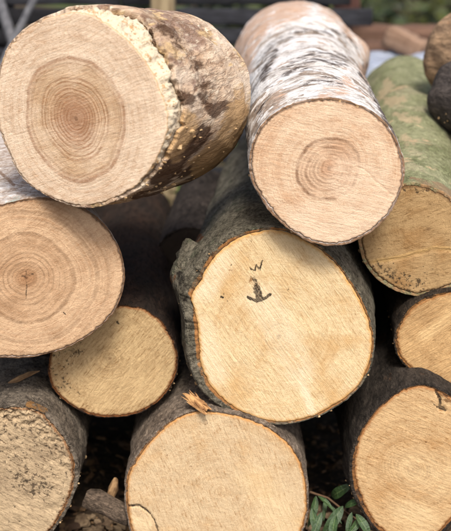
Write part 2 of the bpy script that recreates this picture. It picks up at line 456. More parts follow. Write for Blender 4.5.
    vv = (np.linspace(0, 1, ML)**1.55)*L
    B = []; rim = []; pv = []
    def section(v, off):
        t_ = v/L
        sc = 1 - taper*t_ if profile is None else np.interp(t_, [p[0] for p in profile], [p[1] for p in profile])
        k = sstep(0, .6, t_)*.7
        rb = (r0*(1-k) + rmean*k)
        v_ = np.broadcast_to(v, (NA,))
        p3 = (cs*rmean, sn*rmean, v_)
        d = bump[0]*fbm((cs*rmean, sn*rmean, v_*bump[2]), bump[1], 4, seed) + big*fbm(p3, 9, 2, seed+3)*sstep(0, .12, v_)
        for (ba, bv, bw, bl_, bh) in bulges:
            d = d + bh*np.exp(-(((np.degrees(TH)-ba+180) % 360-180)/bw)**2 - ((v_-bv)/bl_)**2)
        rr_ = (rb)*sc + off + d
        bx, bz = bend[0]*t_*t_, bend[1]*t_*t_
        return np.stack([rr_*cs+al[0]*v+bx, rr_*sn+al[1]*v+bz, np.broadcast_to(al[2]*v, (NA,))], -1)
    # inner lip, rim, shoulder
    fr = rim_a/(rim_a+tba+1e-6)
    rin = rw+.0004 + torn_a - (0 if not skirt_amp else .002)
    lip = np.stack([rin*cs+al[0]*(v0+.004), rin*sn+al[1]*(v0+.004), al[2]*(v0+.004)], -1)
    lip2 = np.stack([rin*cs+al[0]*v0, rin*sn+al[1]*v0, al[2]*v0], -1)
    B += [lip, lip2]; rim += [np.ones(NA), np.where(fr > .05, 1.0, .3)]
    s0 = section(v0, tba)
    for kf in (.2, .4, .6, .8, .92):
        rv_ = np.maximum(1-sstep(.75, 1.15, kf/np.maximum(fr, .02)), lip_dark*(1 if kf < .9 else .6))
        ro = np.hypot(s0[:, 0]-al[0]*v0, s0[:, 1]-al[1]*v0)
        rk = rin+(ro-rin)*kf + .0003*fbm((cs*.1, sn*.1, np.full(NA, kf)), 210, 3, seed)
        vk = v0 - .0006*(1-abs(kf-.5)*2) + .0005*fbm((cs*.1, sn*.1, np.full(NA, kf)), 170, 3, seed+1)
        B.append(np.stack([rk*cs+al[0]*vk, rk*sn+al[1]*vk, al[2]*vk], -1)); rim.append(rv_)
    for i, v in enumerate(vv):
        vx = v0 + .0012 + v*(1-(v0+.0012)/L)
        sec = section(vx, tba*(1-.25*math.exp(-i*1.2)))
        B.append(sec); rim.append(np.full(NA, 0.0))
    Bv = np.stack(B)
    nb = len(B)
    wp = np.einsum('ij,abj->abi', np.stack([X, Y, n], 1), Bv) + O
    batt = {'rim': np.stack(rim).ravel()}
    ppx, ppy = to_px(wp)
    dr = np.gradient(wp, axis=0); dt = np.roll(wp, -1, 1)-np.roll(wp, 1, 1)
    nn = np.cross(dt, dr); facing = ((nn*(CAM-wp)).sum(-1) < 0)
    batt['paint'] = (strokes_eval(ppx, ppy, paint)*facing).ravel() if paint else np.zeros(nb*NA)
    batt['paint2'] = (strokes_eval(ppx, ppy, paint2)*facing).ravel() if paint2 else np.zeros(nb*NA)
    link('bark', mesh_np('bark', Bv.reshape(-1, 3), grid_quads(nb, NA), batt), bmat, root, M)
    # ---- far end
    last = Bv[-1]; c_ = last.mean(0)
    ks = [1.0, .7, .35]
    bv_ = np.vstack([c_+(last-c_)*k*.992 + al*.0015*(1-k) for k in ks]+[[c_+al*.002]])
    q = grid_quads(3, NA); tri = np.stack([(np.arange(NA)+1) % NA+2*NA, np.arange(NA)+2*NA, np.full(NA, 3*NA)], -1)[:, [1, 0, 2]]
    link('far_end', mesh_np('far_end', bv_, q, {'edge': np.full(len(bv_), .05)}, tris=tri), back_mat or fmat, root, M)
    return dict(root=root, M=M, O=O, X=X, Y=Y, n=n, axis=axis, r=rmean, al=al)

# ------------------------------------------------------------------ materials of the cut faces and barks
cA = cut_mat('wood_pink_large', (244, 220, 190), (194, 150, 110), ring=.5, ring_f=150, warp=.008, squash=(1.1, 1, 1), streak=.42, streak_dir=22,
             streak_sc=(9, 190), heart=.096, lines=.35, rings=((.096, .005, .68), (.088, .0022, .45), (.079, .002, .3), (.064, .0028, .6), (.058, .0022, .8), (.051, .002, .55), (.046, .0026, .75), (.039, .002, .6), (.034, .0022, .7), (.028, .002, .75), (.022, .002, .6), (.017, .0018, .75), (.011, .0018, .6)), heart_col=(218, 172, 116), heart_line=.0, inner=(.062, (158, 106, 70), .68), pore=.22, blotch=.15,
             edge_col=(206, 168, 122), edge_w=.0025, seed=1.3, ring_col=(150, 98, 58), skirt_col=(222, 206, 178), mold_col=(158, 112, 72))
cB = cut_mat('wood_birch', (234, 206, 174), (188, 144, 106), ring=.55, ring_f=110, warp=.007, streak=.38, streak_dir=-12, streak_sc=(8, 170),
             heart=.046, lines=.2, rings=((.0465, .0046, .95), (.040, .003, .35), (.033, .0038, .65), (.027, .0026, .45), (.022, .0034, .6), (.0165, .0026, .5), (.011, .0026, .6)), heart_col=(206, 152, 110), heart_line=.0, inner=(.018, (186, 132, 92), .5), pore=.18, blotch=.3, blotch_col=(196, 146, 100),
             pale_col=(236, 208, 178), edge_col=(120, 92, 70), edge_w=.0035, seed=2.1)
cC = cut_mat('wood_reddish', (220, 186, 148), (170, 128, 90), ring=.62, ring_f=115, warp=.008, streak=.3, streak_dir=35, streak_sc=(9, 150),
             heart=.074, lines=.3, rings=((.074, .0045, .6), (.062, .002, .3), (.054, .002, .35), (.044, .003, .55), (.036, .002, .4), (.028, .002, .45), (.110, .006, .45), (.130, .005, .3), (.098, .003, .25)), heart_col=(194, 150, 108), heart_line=.0, inner=(.024, (170, 122, 82), .5), pore=.25, blotch=.3, edge_col=(108, 78, 54), edge_w=.004, seed=3.7)
cD = cut_mat('wood_small_yellow', (212, 182, 134), (146, 110, 68), lines=.25, ring=.4, ring_f=120, warp=.01, streak=.55, streak_dir=52, streak_sc=(8, 210),
             pore=.45, blotch=.35, edge_col=(138, 84, 44), edge_w=.005, seed=4.9)
cE = cut_mat('wood_pale_yellow', (238, 212, 166), (186, 144, 92), lines=.25, ring=.42, ring_f=80, warp=.012, streak=.42, streak_dir=-55, streak_sc=(6, 230),
             pore=.34, blotch=.75, blotch_col=(212, 170, 112), pale_col=(248, 230, 196), mold_col=(150, 108, 64), edge_col=(214, 160, 88), edge_w=.007, seed=5.2)
cF = cut_mat('wood_weathered', (196, 172, 136), (116, 94, 70), ring=.15, warp=.012, streak=.6, streak_dir=-28, streak_sc=(14, 150), pore=.7, blotch=.45,
             blotch_col=(124, 104, 82), mold_col=(78, 64, 50), edge_col=(128, 82, 44), edge_w=.005, seed=6.4, skirt_col=(150, 120, 90))
cG = cut_mat('wood_straw', (222, 196, 156), (176, 136, 90), lines=.15, ring=.3, ring_f=90, warp=.012, streak=.42, streak_dir=-72, streak_sc=(8, 170), pore=.45, blotch=.45,
             blotch_col=(206, 162, 104), pale_col=(240, 212, 166), mold_col=(132, 96, 60), edge_col=(198, 140, 74), edge_w=.006, seed=7.7)
cH = cut_mat('wood_honey', (216, 182, 134), (166, 124, 78), lines=.3, ring=.4, ring_f=85, warp=.012, streak=.45, streak_dir=-25, streak_sc=(8, 160), pore=.55, blotch=.45,
             blotch_col=(190, 142, 86), pale_col=(242, 214, 166), mold_col=(120, 84, 50), edge_col=(156, 100, 50), edge_w=.006, ray=.3, seed=8.3)
cI = cut_mat('wood_ochre', (188, 156, 110), (130, 98, 60), ring=.5, ring_f=100, warp=.01, squash=(1, 1.3, 1), streak=.25, streak_dir=18, streak_sc=(10, 130),
             pore=.45, blotch=.45, blotch_col=(150, 104, 52), pale_col=(210, 172, 112), mold_col=(58, 46, 34), edge_col=(92, 64, 38), edge_w=.005, seed=9.1)
cJ = cut_mat('wood_tan', (212, 174, 122), (158, 116, 70), ring=.12, warp=.01, streak=.6, streak_dir=35, streak_sc=(7, 180), pore=.45, blotch=.35,
             pale_col=(232, 196, 142), edge_col=(150, 98, 50), edge_w=.006, seed=10.6)
cX = cut_mat('wood_dull', (120, 98, 74), (84, 64, 46), ring=.3, streak=.4, pore=.4, edge_w=.004, seed=11.0)

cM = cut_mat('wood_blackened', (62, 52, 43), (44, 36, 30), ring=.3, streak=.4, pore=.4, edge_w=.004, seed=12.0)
bA = bark_mat('bark_pale_smooth', (224, 204, 180), (196, 166, 136), (112, 82, 58), stretch=(1, 1, .25), f=20,
              patches=(((156, 130, 112), 8, .52, (1, 1, .4)), ((206, 176, 132), 22, .58, (1, 1, .2)), ((84, 60, 42), 18, .66, (1, 1, .25)), ((232, 214, 188), 26, .6, (1, 1, .4))),
              fissure=.55, fiss_f=40, rim=(138, 104, 70), bumpd=.0024, grain=.45, paint_col=(76, 51, 34), paint2_col=(200, 164, 118), pstretch=(1, 1, .18), seed=1)
bB = bark_mat('bark_white_birch', (246, 243, 238), (226, 218, 208), (116, 100, 86), stretch=(1, 1, 1.5), f=16,
              patches=(((170, 154, 138), 12, .55, (1, 1.2, 1.8)), ((192, 160, 134), 11, .6, (1, 1, 1.5)), ((112, 96, 86), 14, .66, (1, 1, 2.2)), ((250, 248, 246), 18, .6, (1, 1, 1.2))),
              fissure=.5, fiss_f=13, line=((84, 70, 60), 10, .62), rim=(132, 104, 80), bumpd=.003, grain=.35, rim_min=.85, pstretch=(1, 1, 2.2), paint_col=(72, 58, 50), paint2_col=(206, 172, 146), seed=2)
bC = bark_mat('bark_white_lichen', (232, 222, 212), (206, 186, 166), (140, 110, 88), stretch=(1, 1, 1.2), f=20, fissure=.4, fiss_f=30,
              rim=(112, 84, 60), rim_min=.9, paint_col=(176, 196, 186), paint2_col=(150, 120, 96), patches=(((150, 122, 100), 30, .66, (1, 1, 1)),), seed=3)
bD = bark_mat('bark_dark_brown', (50, 42, 36), (66, 50, 40), (25, 21, 18), f=24, speck=(110, 96, 80), speck_amt=.25, rim=(112, 70, 38), patches=(((92, 56, 34), 18, .66, (1, 1, .5)),), seed=4)
bE = bark_mat('bark_grey_green', (138, 130, 112), (104, 98, 82), (52, 46, 38), stretch=(1, 1, .8), f=34, speck=(146, 142, 122), speck_amt=.6, fissure=.6, fiss_f=70,
              rim=(150, 106, 64), patches=(((104, 104, 84), 22, .57, (1, 1, .8)), ((128, 92, 64), 30, .67, (1, 1, .7))), paint_col=(128, 82, 48), paint2_col=(34, 28, 24), bumpd=.004, seed=5)
bF = bark_mat('bark_grey_flecked', (134, 122, 106), (100, 90, 78), (52, 46, 40), f=34, stretch=(1, 1, .8), speck=(186, 172, 148), speck_amt=.8, rim=(124, 86, 52), paint_col=(160, 116, 66), paint2_col=(40, 36, 32), seed=6)
bG = bark_mat('bark_grey_brown', (156, 140, 122), (120, 106, 92), (66, 57, 49), stretch=(1, 1, .7), f=36, speck=(136, 120, 100), speck_amt=.5, rim=(146, 104, 64), fissure=.6, seed=7)
bH = bark_mat('bark_black', (74, 66, 58), (54, 48, 42), (28, 25, 22), f=34, speck=(120, 110, 96), speck_amt=.5, rim=(134, 92, 54), patches=(((78, 58, 42), 20, .62, (1, 1, .6)),), seed=8)
bI = bark_mat('bark_mossy_green', (160, 160, 124), (132, 136, 98), (88, 84, 62), stretch=(1, 1, .8), f=20, speck=(152, 156, 100), speck_amt=.5, rim=(150, 118, 84), grain=.55,
              patches=(((172, 166, 132), 16, .55, (1, 1, .8)), ((210, 180, 144), 12, .6, (1, 1, 1.8))), paint_col=(186, 168, 134), paint2_col=(150, 126, 98), seed=9)
bJ = bark_mat('bark_dark_ochre', (78, 66, 54), (58, 50, 42), (30, 26, 22), f=34, rim=(138, 96, 54), speck=(110, 98, 80), speck_amt=.3, seed=10)
bK = bark_mat('bark_tan', (172, 142, 110), (140, 116, 92), (92, 72, 56), stretch=(1, 1, .3), f=20, rim=(150, 118, 84), patches=(((158, 108, 72), 12, .58, (1, 1, .5)),), seed=11)
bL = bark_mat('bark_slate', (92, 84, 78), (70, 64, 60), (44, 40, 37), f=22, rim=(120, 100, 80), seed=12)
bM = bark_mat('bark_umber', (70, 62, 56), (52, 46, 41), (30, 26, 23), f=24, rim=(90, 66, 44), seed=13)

# ------------------------------------------------------------------ the ground
def ground_mat():
    t = NT('soil', .95, .15)
    n1 = t.noise(t.obj, 6, 5, .6); n2 = t.noise(t.obj, 70, 4, .7)
    c = t.mix(t.rng(n1, .35, .65), lin((74, 60, 46), .8), lin((52, 43, 34), .8))
    c = t.mix(t.rng(n2, .5, .68), c, lin((104, 86, 64), .8))
    g = t.rng(t.noise(t.obj, 2.2, 4, .6), .45, .6)
    far = t.n('ShaderNodeSeparateXYZ'); t.put(far.inputs[0], t.obj)
    c = t.mix(t.math('MULTIPLY', g, t.rng(far.outputs[1], .9, 1.6)), c, lin((86, 104, 52), .8))
    return t.done(c, t.bump(t.math('ADD', n1, n2), .012, .9))
xs = np.r_[-150, -60, -20, -8, -3, np.linspace(-1.2, 1.2, 121), 3, 8, 20, 60, 150]
ys = np.r_[-60, -20, -6, -2, np.linspace(-.8, 1.6, 121), 3, 6, 12, 30, 80, 200]
gx, gy = np.meshgrid(xs, ys)
near = (np.abs(gx) < 1.25)*(gy > -.85)*(gy < 1.65)
gz = near*(.006*fbm((gx, gy, gx*0), 9, 4, 2.2)) - .006
nx = len(xs)
ii = np.arange(len(ys)-1)[:, None]*nx + np.arange(nx-1)[None, :]
tag(link('ground', mesh_np('ground', np.stack([gx, gy, gz], -1).reshape(-1, 3), np.stack([ii, ii+1, ii+nx+1, ii+nx], -1).reshape(-1, 4)), ground_mat()), 'dark damp soil under the log pile', kind='structure')

# ------------------------------------------------------------------ the log pile
outA = [(62, 13), (78, 11), (94, 15), (110, 25), (127, 39), (142, 56), (155, 77), (164, 99), (168, 114), (167, 132), (160, 152), (150, 170), (136, 186), (118, 197), (100, 204), (84, 207), (68, 204),
        (54, 199), (40, 192), (28, 184), (17, 171), (9, 153), (1, 135), (-4, 112), (-3, 90), (0, 66), (7, 48), (20, 33), (40, 20)]
A = make_log(outA, (75, 119), -.055, cA, bA, 'huge pinkish log with torn pale bark, at the top left of the pile', L=.345, yaw=24, pitch=-5, ntilt=(2, 6),
             rimw=[(0, 0), (180, .001)], tb=[(-60, .005), (0, .007), (20, .009), (60, .009), (90, .007), (108, .003), (180, .0012), (250, .0015)],
             torn=[(-62, 0), (-40, .001), (-15, .002), (8, .006), (22, .008), (34, .012), (48, .012), (60, .015), (72, .010), (84, .003), (98, 0), (298, 0)],
             retreat=[(-62, .0), (-45, .003), (-25, .008), (0, .020), (14, .026), (25, .018), (36, .034), (44, .026), (54, .052), (62, .056), (68, .024), (78, .014), (92, .004), (106, .0), (298, 0)], ret_noise=[(-60, .002), (0, .011), (45, .013), (80, .008), (110, .0015)],
             skirt=.075, skirt_amp=.009, taper=.0, profile=[(0, 1), (.25, 1.0), (.6, .97), (.85, .93), (1, .86)], bump=(.0016, 34, .8), big=.006, rough_edge=.0011, seed=1.1, mesh_long=150,
             strokes={'stain': [], 'pale': [([(168, 90), (166, 130), (150, 165)], 6, 10, .5)], 'groove': [([(66, 32), (73, 14)], .6, .6, .5)], 'mold': [([(120, 195), (150, 170)], 2, 6, .4), ([(58, 198), (84, 166)], 1.5, 4, .5), ([(66, 200), (92, 172)], 1, 3, .42), ([(76, 202), (108, 172)], 1, 3, .36)]},
             paint=[([(160, 180), (174, 166), (186, 150), (202, 133)], 3, 14, .85), ([(182, 176), (205, 162), (226, 146)], 1, 9, .7), ([(140, 200), (175, 192), (215, 174), (235, 158)], 3, 13, .8), ([(164, 30), (186, 58), (208, 84)], 3, 20, .5), ([(206, 96), (214, 110), (226, 104)], 2, 11, .7), ([(176, 92), (190, 102)], 2, 10, .6), ([(150, 30), (156, 46)], .8, 1.6, .8)],
             paint2=[([(172, 150), (186, 122)], 7, 14, .75), ([(200, 168), (226, 142), (238, 110)], 6, 14, .85), ([(238, 85), (243, 120), (238, 150)], 4, 5, .6), ([(165, 190), (200, 178)], 2, 4, .42)], bulges=((40, .40, 40, .05, .006),))
outB = [(251, 165), (254, 145), (262, 128), (275, 115), (292, 106), (310, 101), (328, 100), (348, 103), (368, 111), (384, 124), (396, 142), (402, 162), (402, 180), (397, 198), (386, 216), (370, 231), (350, 241),
        (330, 244), (310, 240), (292, 230), (276, 215), (263, 198), (254, 182)]
Blog = make_log(outB, (328, 169), -.03, cB, bB, lip_dark=1, label='round birch log with white peeling bark, top centre right of the pile', L=1.06, yaw=0, pitch=0, tb=.004, retreat=0, ret_noise=[(0, .001), (120, .003), (150, .004), (200, .001)],
             profile=[(0, 1), (.3, 1.01), (.66, 1.0), (.70, 1.02), (.77, 1.13), (.9, 1.2), (1, 1.17)], bump=(.0022, 30, 2.2), big=.005, rough_edge=.001, seed=2.3, mesh_long=170,
             strokes={'pale': [([(350, 178), (385, 200), (350, 232), (310, 225)], 14, 16, .7)], 'mold': [], 'stain': [([(262, 158), (285, 165)], .2, 1.0, .36)], 'groove': [([(358, 166), (394, 196)], .5, 1.2, .25)]},
             paint=[([(262, 78), (276, 52)], 1, 7, .7), ([(258, 66), (274, 42), (300, 30), (340, 32), (356, 46)], .5, 8, .6), ([(286, 70), (312, 58), (345, 62)], 2, 14, .6), ([(368, 72), (386, 104), (400, 138)], 4, 12, .8), ([(246, 130), (248, 152)], 2, 6, .6), ([(256, 110), (270, 90)], 2, 8, .5), ([(300, 84), (340, 80)], 2, 10, .42)],
             paint2=[([(238, 70), (246, 40), (262, 18), (300, 6)], 6, 16, .8), ([(330, 6), (352, 22), (372, 40), (374, 70)], 6, 18, .66), ([(325, 94), (345, 86)], 4, 12, .6), ([(280, 96), (270, 110)], 3, 10, .45)], bulges=((20, .88, 16, .05, .02),))
outC = [(20, 202), (40, 198), (60, 200), (80, 207), (98, 219), (112, 236), (121, 255), (124, 275), (121, 295), (113, 312), (100, 326), (84, 338), (64, 348), (40, 355), (15, 357), (-15, 355), (-45, 345), (-68, 325),
        (-80, 295), (-80, 265), (-70, 238), (-50, 220), (-25, 210), (0, 206)]
make_log(outC, (27, 278), 0, cC, bC, lip_dark=1, label='reddish brown log with clear rings, cut off by the left edge', L=.95, yaw=-14, ntilt=(10, 0), tb=.0025, ret_noise=.0012, bump=(.0012, 40, 1), big=.003, seed=3.2, rough_edge=.0012,
         strokes={'stain': [([(26, 270), (27, 284), (26, 298)], .25, 1.0, .6), ([(22, 276), (33, 274)], .8, 1.6, .55), ([(64, 312), (66, 314)], .5, .8, .7), ([(98, 250), (108, 250)], .4, 1.0, .42)], 'mold': [([(0, 330), (20, 345)], 2, 10, .35)], 'edge_mold': (.006, .4)},
         paint=[([(6, 205), (20, 198), (34, 193)], 2, 5, .45)], paint2=[([(0, 172), (14, 185)], 1, 2, .7)])
outD = [(48, 372), (50, 355), (57, 340), (70, 326), (86, 315), (104, 308), (125, 305), (145, 309), (160, 320), (172, 337), (178, 355), (177, 372), (170, 388), (158, 402), (142, 412), (122, 417), (100, 417), (80, 411), (63, 400), (52, 387)]
make_log(outD, (110, 358), .085, cD, bD, 'small yellowish log with black mould spots, wedged under the reddish brown log', L=.9, rimw=.002, tb=.0018, taper=.12, bump=(.0015, 45, .7), big=.006, seed=4.4, rough_edge=.001, bend=(-.02, 0),
         strokes={'mold': [([(60, 352), (54, 372), (66, 396)], 8, 26, .6), ([(66, 352), (80, 348)], 4, 8, .6)], 'stain': [([(117, 322), (118, 324)], .8, .8, .8), ([(140, 330), (142, 331)], .3, .8, .5), ([(72, 351), (78, 353)], 2.0, 2, .55), ([(62, 384), (66, 390)], 1.2, 2, .5)], 'edge_mold': (.008, .5), 'pale': [([(110, 395), (150, 375)], 8, 20, .5)]})
outE = [(196, 282), (204, 266), (217, 249), (230, 239), (245, 232), (262, 228), (280, 228), (296, 233), (313, 243), (330, 255), (346, 274), (360, 296), (370, 318), (374, 340), (371, 364), (362, 384), (349, 397), (333, 408),
        (318, 416), (300, 421), (280, 424), (262, 421), (245, 415), (226, 405), (208, 387), (199, 365), (197, 345), (196, 325), (193, 308), (188, 294), (191, 286)]
E = make_log(outE, (278, 335), .015, cE, bE, 'pale yellow log in the middle of the pile with black marks on its face', L=1.0, yaw=3.5, ntilt=(-5, 0), profile=[(0, 1), (.05, 1.02), (.14, 1.03), (.4, 1.0), (1, .92)], rimw=[(0, .003), (60, .003), (105, .004), (135, .0065), (150, .007), (157, .002), (170, .004), (230, .0025), (300, .0025)],
             tb=[(0, .0025), (60, .0025), (100, .004), (130, .008), (148, .012), (158, .014), (175, .011), (200, .007), (250, .003)], ret_noise=[(0, .001), (120, .004), (150, .006), (180, .002)],
             bump=(.0016, 55, .9), big=.004, seed=5.5, rough_edge=.0006, mesh_long=170, bulges=((152, .07, 16, .05, .020), (190, .10, 40, .10, .016), (215, .08, 30, .10, .010)),
             strokes={'stain': [([(250.7, 267.6), (255.6, 270), (257, 264.5), (260.5, 269), (262.4, 261)], .4, 1.2, .85), ([(254, 279), (257, 288), (260, 298)], 1.4, 3.2, .62), ([(257, 288), (259, 299)], 2.4, 3.2, .72), ([(248.5, 297), (257, 301.5), (264, 299), (270, 294.5)], .9, 1.6, .95),
                                ([(221, 297), (223, 297.5)], .9, 1.0, .9), ([(224, 294)], .5, .8, .8), ([(228, 301)], .5, .8, .7), ([(231, 265)], .5, .8, .8), ([(289, 289)], .7, 1.0, .7), ([(325, 331), (326, 333)], .3, .8, .55), ([(271, 339), (290, 323)], .1, .8, .42), ([(243, 231), (252, 235)], .8, 1.4, .55), ([(306, 262), (308, 263)], .3, .7, .6), ([(193, 282), (197, 284)], 1.2, 1.2, .9)],
                      'pale': [([(300, 372), (306, 395), (312, 416)], 1.5, 5, .7), ([(262, 300), (285, 340), (298, 370)], 6, 20, .5), ([(205, 290), (222, 262)], 5, 12, .6), ([(203, 330), (215, 375)], 4, 16, .5)], 'mold': [([(252, 274), (258, 292), (260, 300)], 3, 7, .7), ([(252, 268), (262, 266)], 2, 4, .5), ([(215, 262), (232, 262), (248, 282)], 6, 22, .42), ([(222, 250), (250, 240)], 3, 12, .4), ([(330, 290), (355, 330)], 4, 22, .2)], 'groove': []},
             paint=[([(175, 252), (184, 244), (200, 237)], 2, 4, .7), ([(176, 268), (172, 280)], 2, 4, .6)], paint2=[([(180, 275), (186, 300)], 2, 5, .5)])
outF = [(0, 409), (20, 407), (40, 412), (56, 428), (68, 446), (75, 466), (74, 486), (66, 507), (53, 528), (35, 545), (10, 555), (-20, 556), (-50, 545), (-72, 520), (-80, 485), (-74, 450), (-56, 425), (-30, 412)]
make_log(outF, (-5, 482), 0, cF, bF, 'weathered greyish log with crumbling rotten top edge, bottom left corner of the pile', L=1.0, tb=.006, rimw=[(0, .003), (40, .001), (70, 0), (120, 0), (300, .002)], ret_noise=.003, bump=(.0018, 60, 1), big=.004, seed=6.6, rough_edge=.0016, face_relief=.0016,
         strokes={'mold': [([(0, 420), (40, 422), (58, 445)], 14, 26, .62), ([(22, 480), (44, 488)], 6, 18, .75), ([(0, 460), (50, 470)], 16, 36, .55), ([(10, 510), (60, 500)], 10, 30, .45)], 'edge_mold': (.022, .7), 'stain': [([(22, 481), (26, 482)], 1.2, 2, .6), ([(40, 486), (43, 488)], 1, 2, .6)],
                  'pale': [([(0, 520), (45, 515)], 10, 25, .6), ([(60, 470), (66, 490)], 4, 8, .4)]}, top_crumb=(75, 55, .045, .0065),
         paint=[([(30, 404), (45, 410)], 2, 5, .6)])
outG = [(126, 478), (131, 466), (138, 455), (146, 444), (156, 434), (167, 424), (178, 417), (196, 411), (210, 411), (240, 416), (267, 426), (289, 443), (301, 461), (307, 485), (307, 512), (302, 531), (290, 552), (268, 568), (240, 577), (210, 580),
        (180, 576), (155, 564), (138, 546), (129, 525), (126, 500)]
make_log(outG, (218, 490), 0, cG, bG, 'straw coloured log with a curved crack, bottom centre of the pile', L=1.0, rimw=[(0, .0015), (60, .0015), (110, .002), (150, .003), (200, .0025)], tb=.003, ret_noise=.0012, bump=(.0016, 55, .8), big=.004, seed=7.4, rough_edge=.0007,
         strokes={'stain': [([(129, 506), (140, 505.5), (149, 511), (155, 519), (159, 534)], .45, .8, 1), ([(205, 414), (207, 424)], .4, .9, .6)], 'mold': [([(160, 455), (200, 440)], 10, 30, .42), ([(150, 470), (190, 465)], 6, 20, .4)], 'groove': [([(129, 506), (140, 505.5), (149, 511), (155, 519), (159, 534)], .5, 1, 1)],
                  'pale': [([(255, 480), (290, 530)], 6, 22, .55), ([(134, 520), (146, 525)], 4, 6, .6)]})
outH = [(352, 462), (357, 440), (363, 428), (371, 417), (381, 406), (391, 397), (400, 391), (408, 387), (428, 385), (442, 392), (453, 398), (466, 408), (478, 430), (482, 460), (475, 490), (458, 512), (446, 527), (432, 540), (412, 545),
        (392, 540), (376, 528), (362, 508), (354, 485)]
make_log(outH, (412, 468), .02, cH, bH, 'honey coloured log with dark bark and a knotty crack, bottom right corner of the pile', L=1.0, rimw=[(0, .002), (100, .0015), (180, .004), (220, .005), (300, .003)], tb=.005, bump=(.0014, 50, .8), big=.004, seed=8.8, rough_edge=.0008,
         strokes={'stain': [([(436, 392), (441, 398), (440, 407), (445, 411)], .9, 1.3, 1), ([(436, 388), (448, 396)], .6, 1.4, .7), ([(431, 401), (438, 408)], .4, 1, .6)], 'mold': [([(375, 430), (420, 432)], 8, 25, .42), ([(395, 500), (425, 490)], 6, 16, .4), ([(440, 392), (450, 400)], 3, 8, .8)],
                  'pale': [([(405, 510), (425, 520), (415, 535)], 3, 18, .5), ([(415, 470), (440, 480)], 8, 24, .4)], 'groove': [([(436, 392), (441, 398), (440, 407), (445, 411)], 1.5, 2, 1)]}, bulges=((200, .06, 16, .05, .008),))
outI = [(360, 240), (363, 222), (372, 205), (385, 193), (400, 186), (412, 184), (428, 187), (445, 195), (462, 210), (474, 230), (476, 250), (468, 270), (455, 284), (436, 291), (416, 295), (396, 289), (378, 278), (365, 262)]
make_log(outI, (428, 228), .105, cI, bI, lip_dark=1, label='ochre log with green mossy bark on the right edge, beside the white birch log', L=1.05, yaw=5, pitch=1.5, profile=[(0, 1), (.4, 1.06), (1, 1.12)], tb=.004, rimw=.002, bump=(.0014, 40, 1), big=.005, seed=9.9, rough_edge=.0012,
         strokes={'pale': [([(368, 262), (386, 260), (400, 257), (418, 252), (435, 248), (455, 249)], .8, 2.2, .9)], 'mold': [([(378, 268), (395, 280), (420, 285)], 6, 10, .72), ([(370, 270), (390, 262)], 3, 5, .5), ([(372, 245), (386, 242)], 4, 8, .4), ([(405, 188), (425, 190)], 3, 5, .7), ([(440, 285), (430, 272)], 5, 12, .5)],
                  'edge_mold': (.006, .6), 'stain': [([(392, 276), (396, 271)], 1.4, 2.2, .55)], 'groove': [([(368, 264), (400, 259), (435, 250), (455, 251)], .8, 1.4, .6)]},
         paint=[([(382, 100), (402, 102)], 2, 9, .62), ([(398, 114), (416, 120)], 2, 9, .55), ([(388, 84), (384, 90)], 3, 7, .7), ([(405, 140), (420, 150)], 2, 10, .55)], paint2=[([(412, 180), (440, 186), (452, 196)], 2, 3, .8)])
outJ = [(395, 341), (396, 332), (400, 322), (406, 313), (413, 305), (427, 297), (450, 291), (470, 292), (488, 302), (498, 320), (500, 340), (494, 362), (478, 379), (462, 386), (446, 385), (429, 380), (411, 370), (399, 357)]
make_log(outJ, (450, 340), .09, cJ, bJ, 'tan log cut off by the right edge, under the mossy log', L=.92, yaw=2, rimw=.003, tb=.003, bump=(.0014, 50, .8), big=.004, seed=10.2, rough_edge=.0008,
         strokes={'mold': [([(430, 345), (445, 330)], 3, 10, .4)], 'edge_mold': (.006, .3), 'pale': [([(425, 335), (451, 315)], 2, 8, .7)]})
def circ(cx, cy, rx, ry=None, ph=0, wob=.04):
    ry = ry or rx
    return [(cx+rx*math.cos(a)*(1+wob*math.sin(3*a+ph)), cy+ry*math.sin(a)*(1+wob*math.sin(3*a+ph))) for a in np.arange(0, 2*math.pi, math.pi/10)]
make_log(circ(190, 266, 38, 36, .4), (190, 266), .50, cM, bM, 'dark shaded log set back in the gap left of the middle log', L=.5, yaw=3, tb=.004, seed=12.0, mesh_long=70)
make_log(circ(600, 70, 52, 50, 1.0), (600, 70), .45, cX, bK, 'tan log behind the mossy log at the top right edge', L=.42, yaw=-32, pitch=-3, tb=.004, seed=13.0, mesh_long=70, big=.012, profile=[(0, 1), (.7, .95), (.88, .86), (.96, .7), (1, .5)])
make_log(circ(582, 118, 50, 44, 2.0), (582, 118), .30, cX, bL, 'dark grey log lying beneath the tan log at the right edge', L=.36, yaw=-30, pitch=-3, tb=.004, seed=14.0, mesh_long=70, big=.012, profile=[(0, 1), (.7, .95), (.88, .86), (.96, .7), (1, .5)])

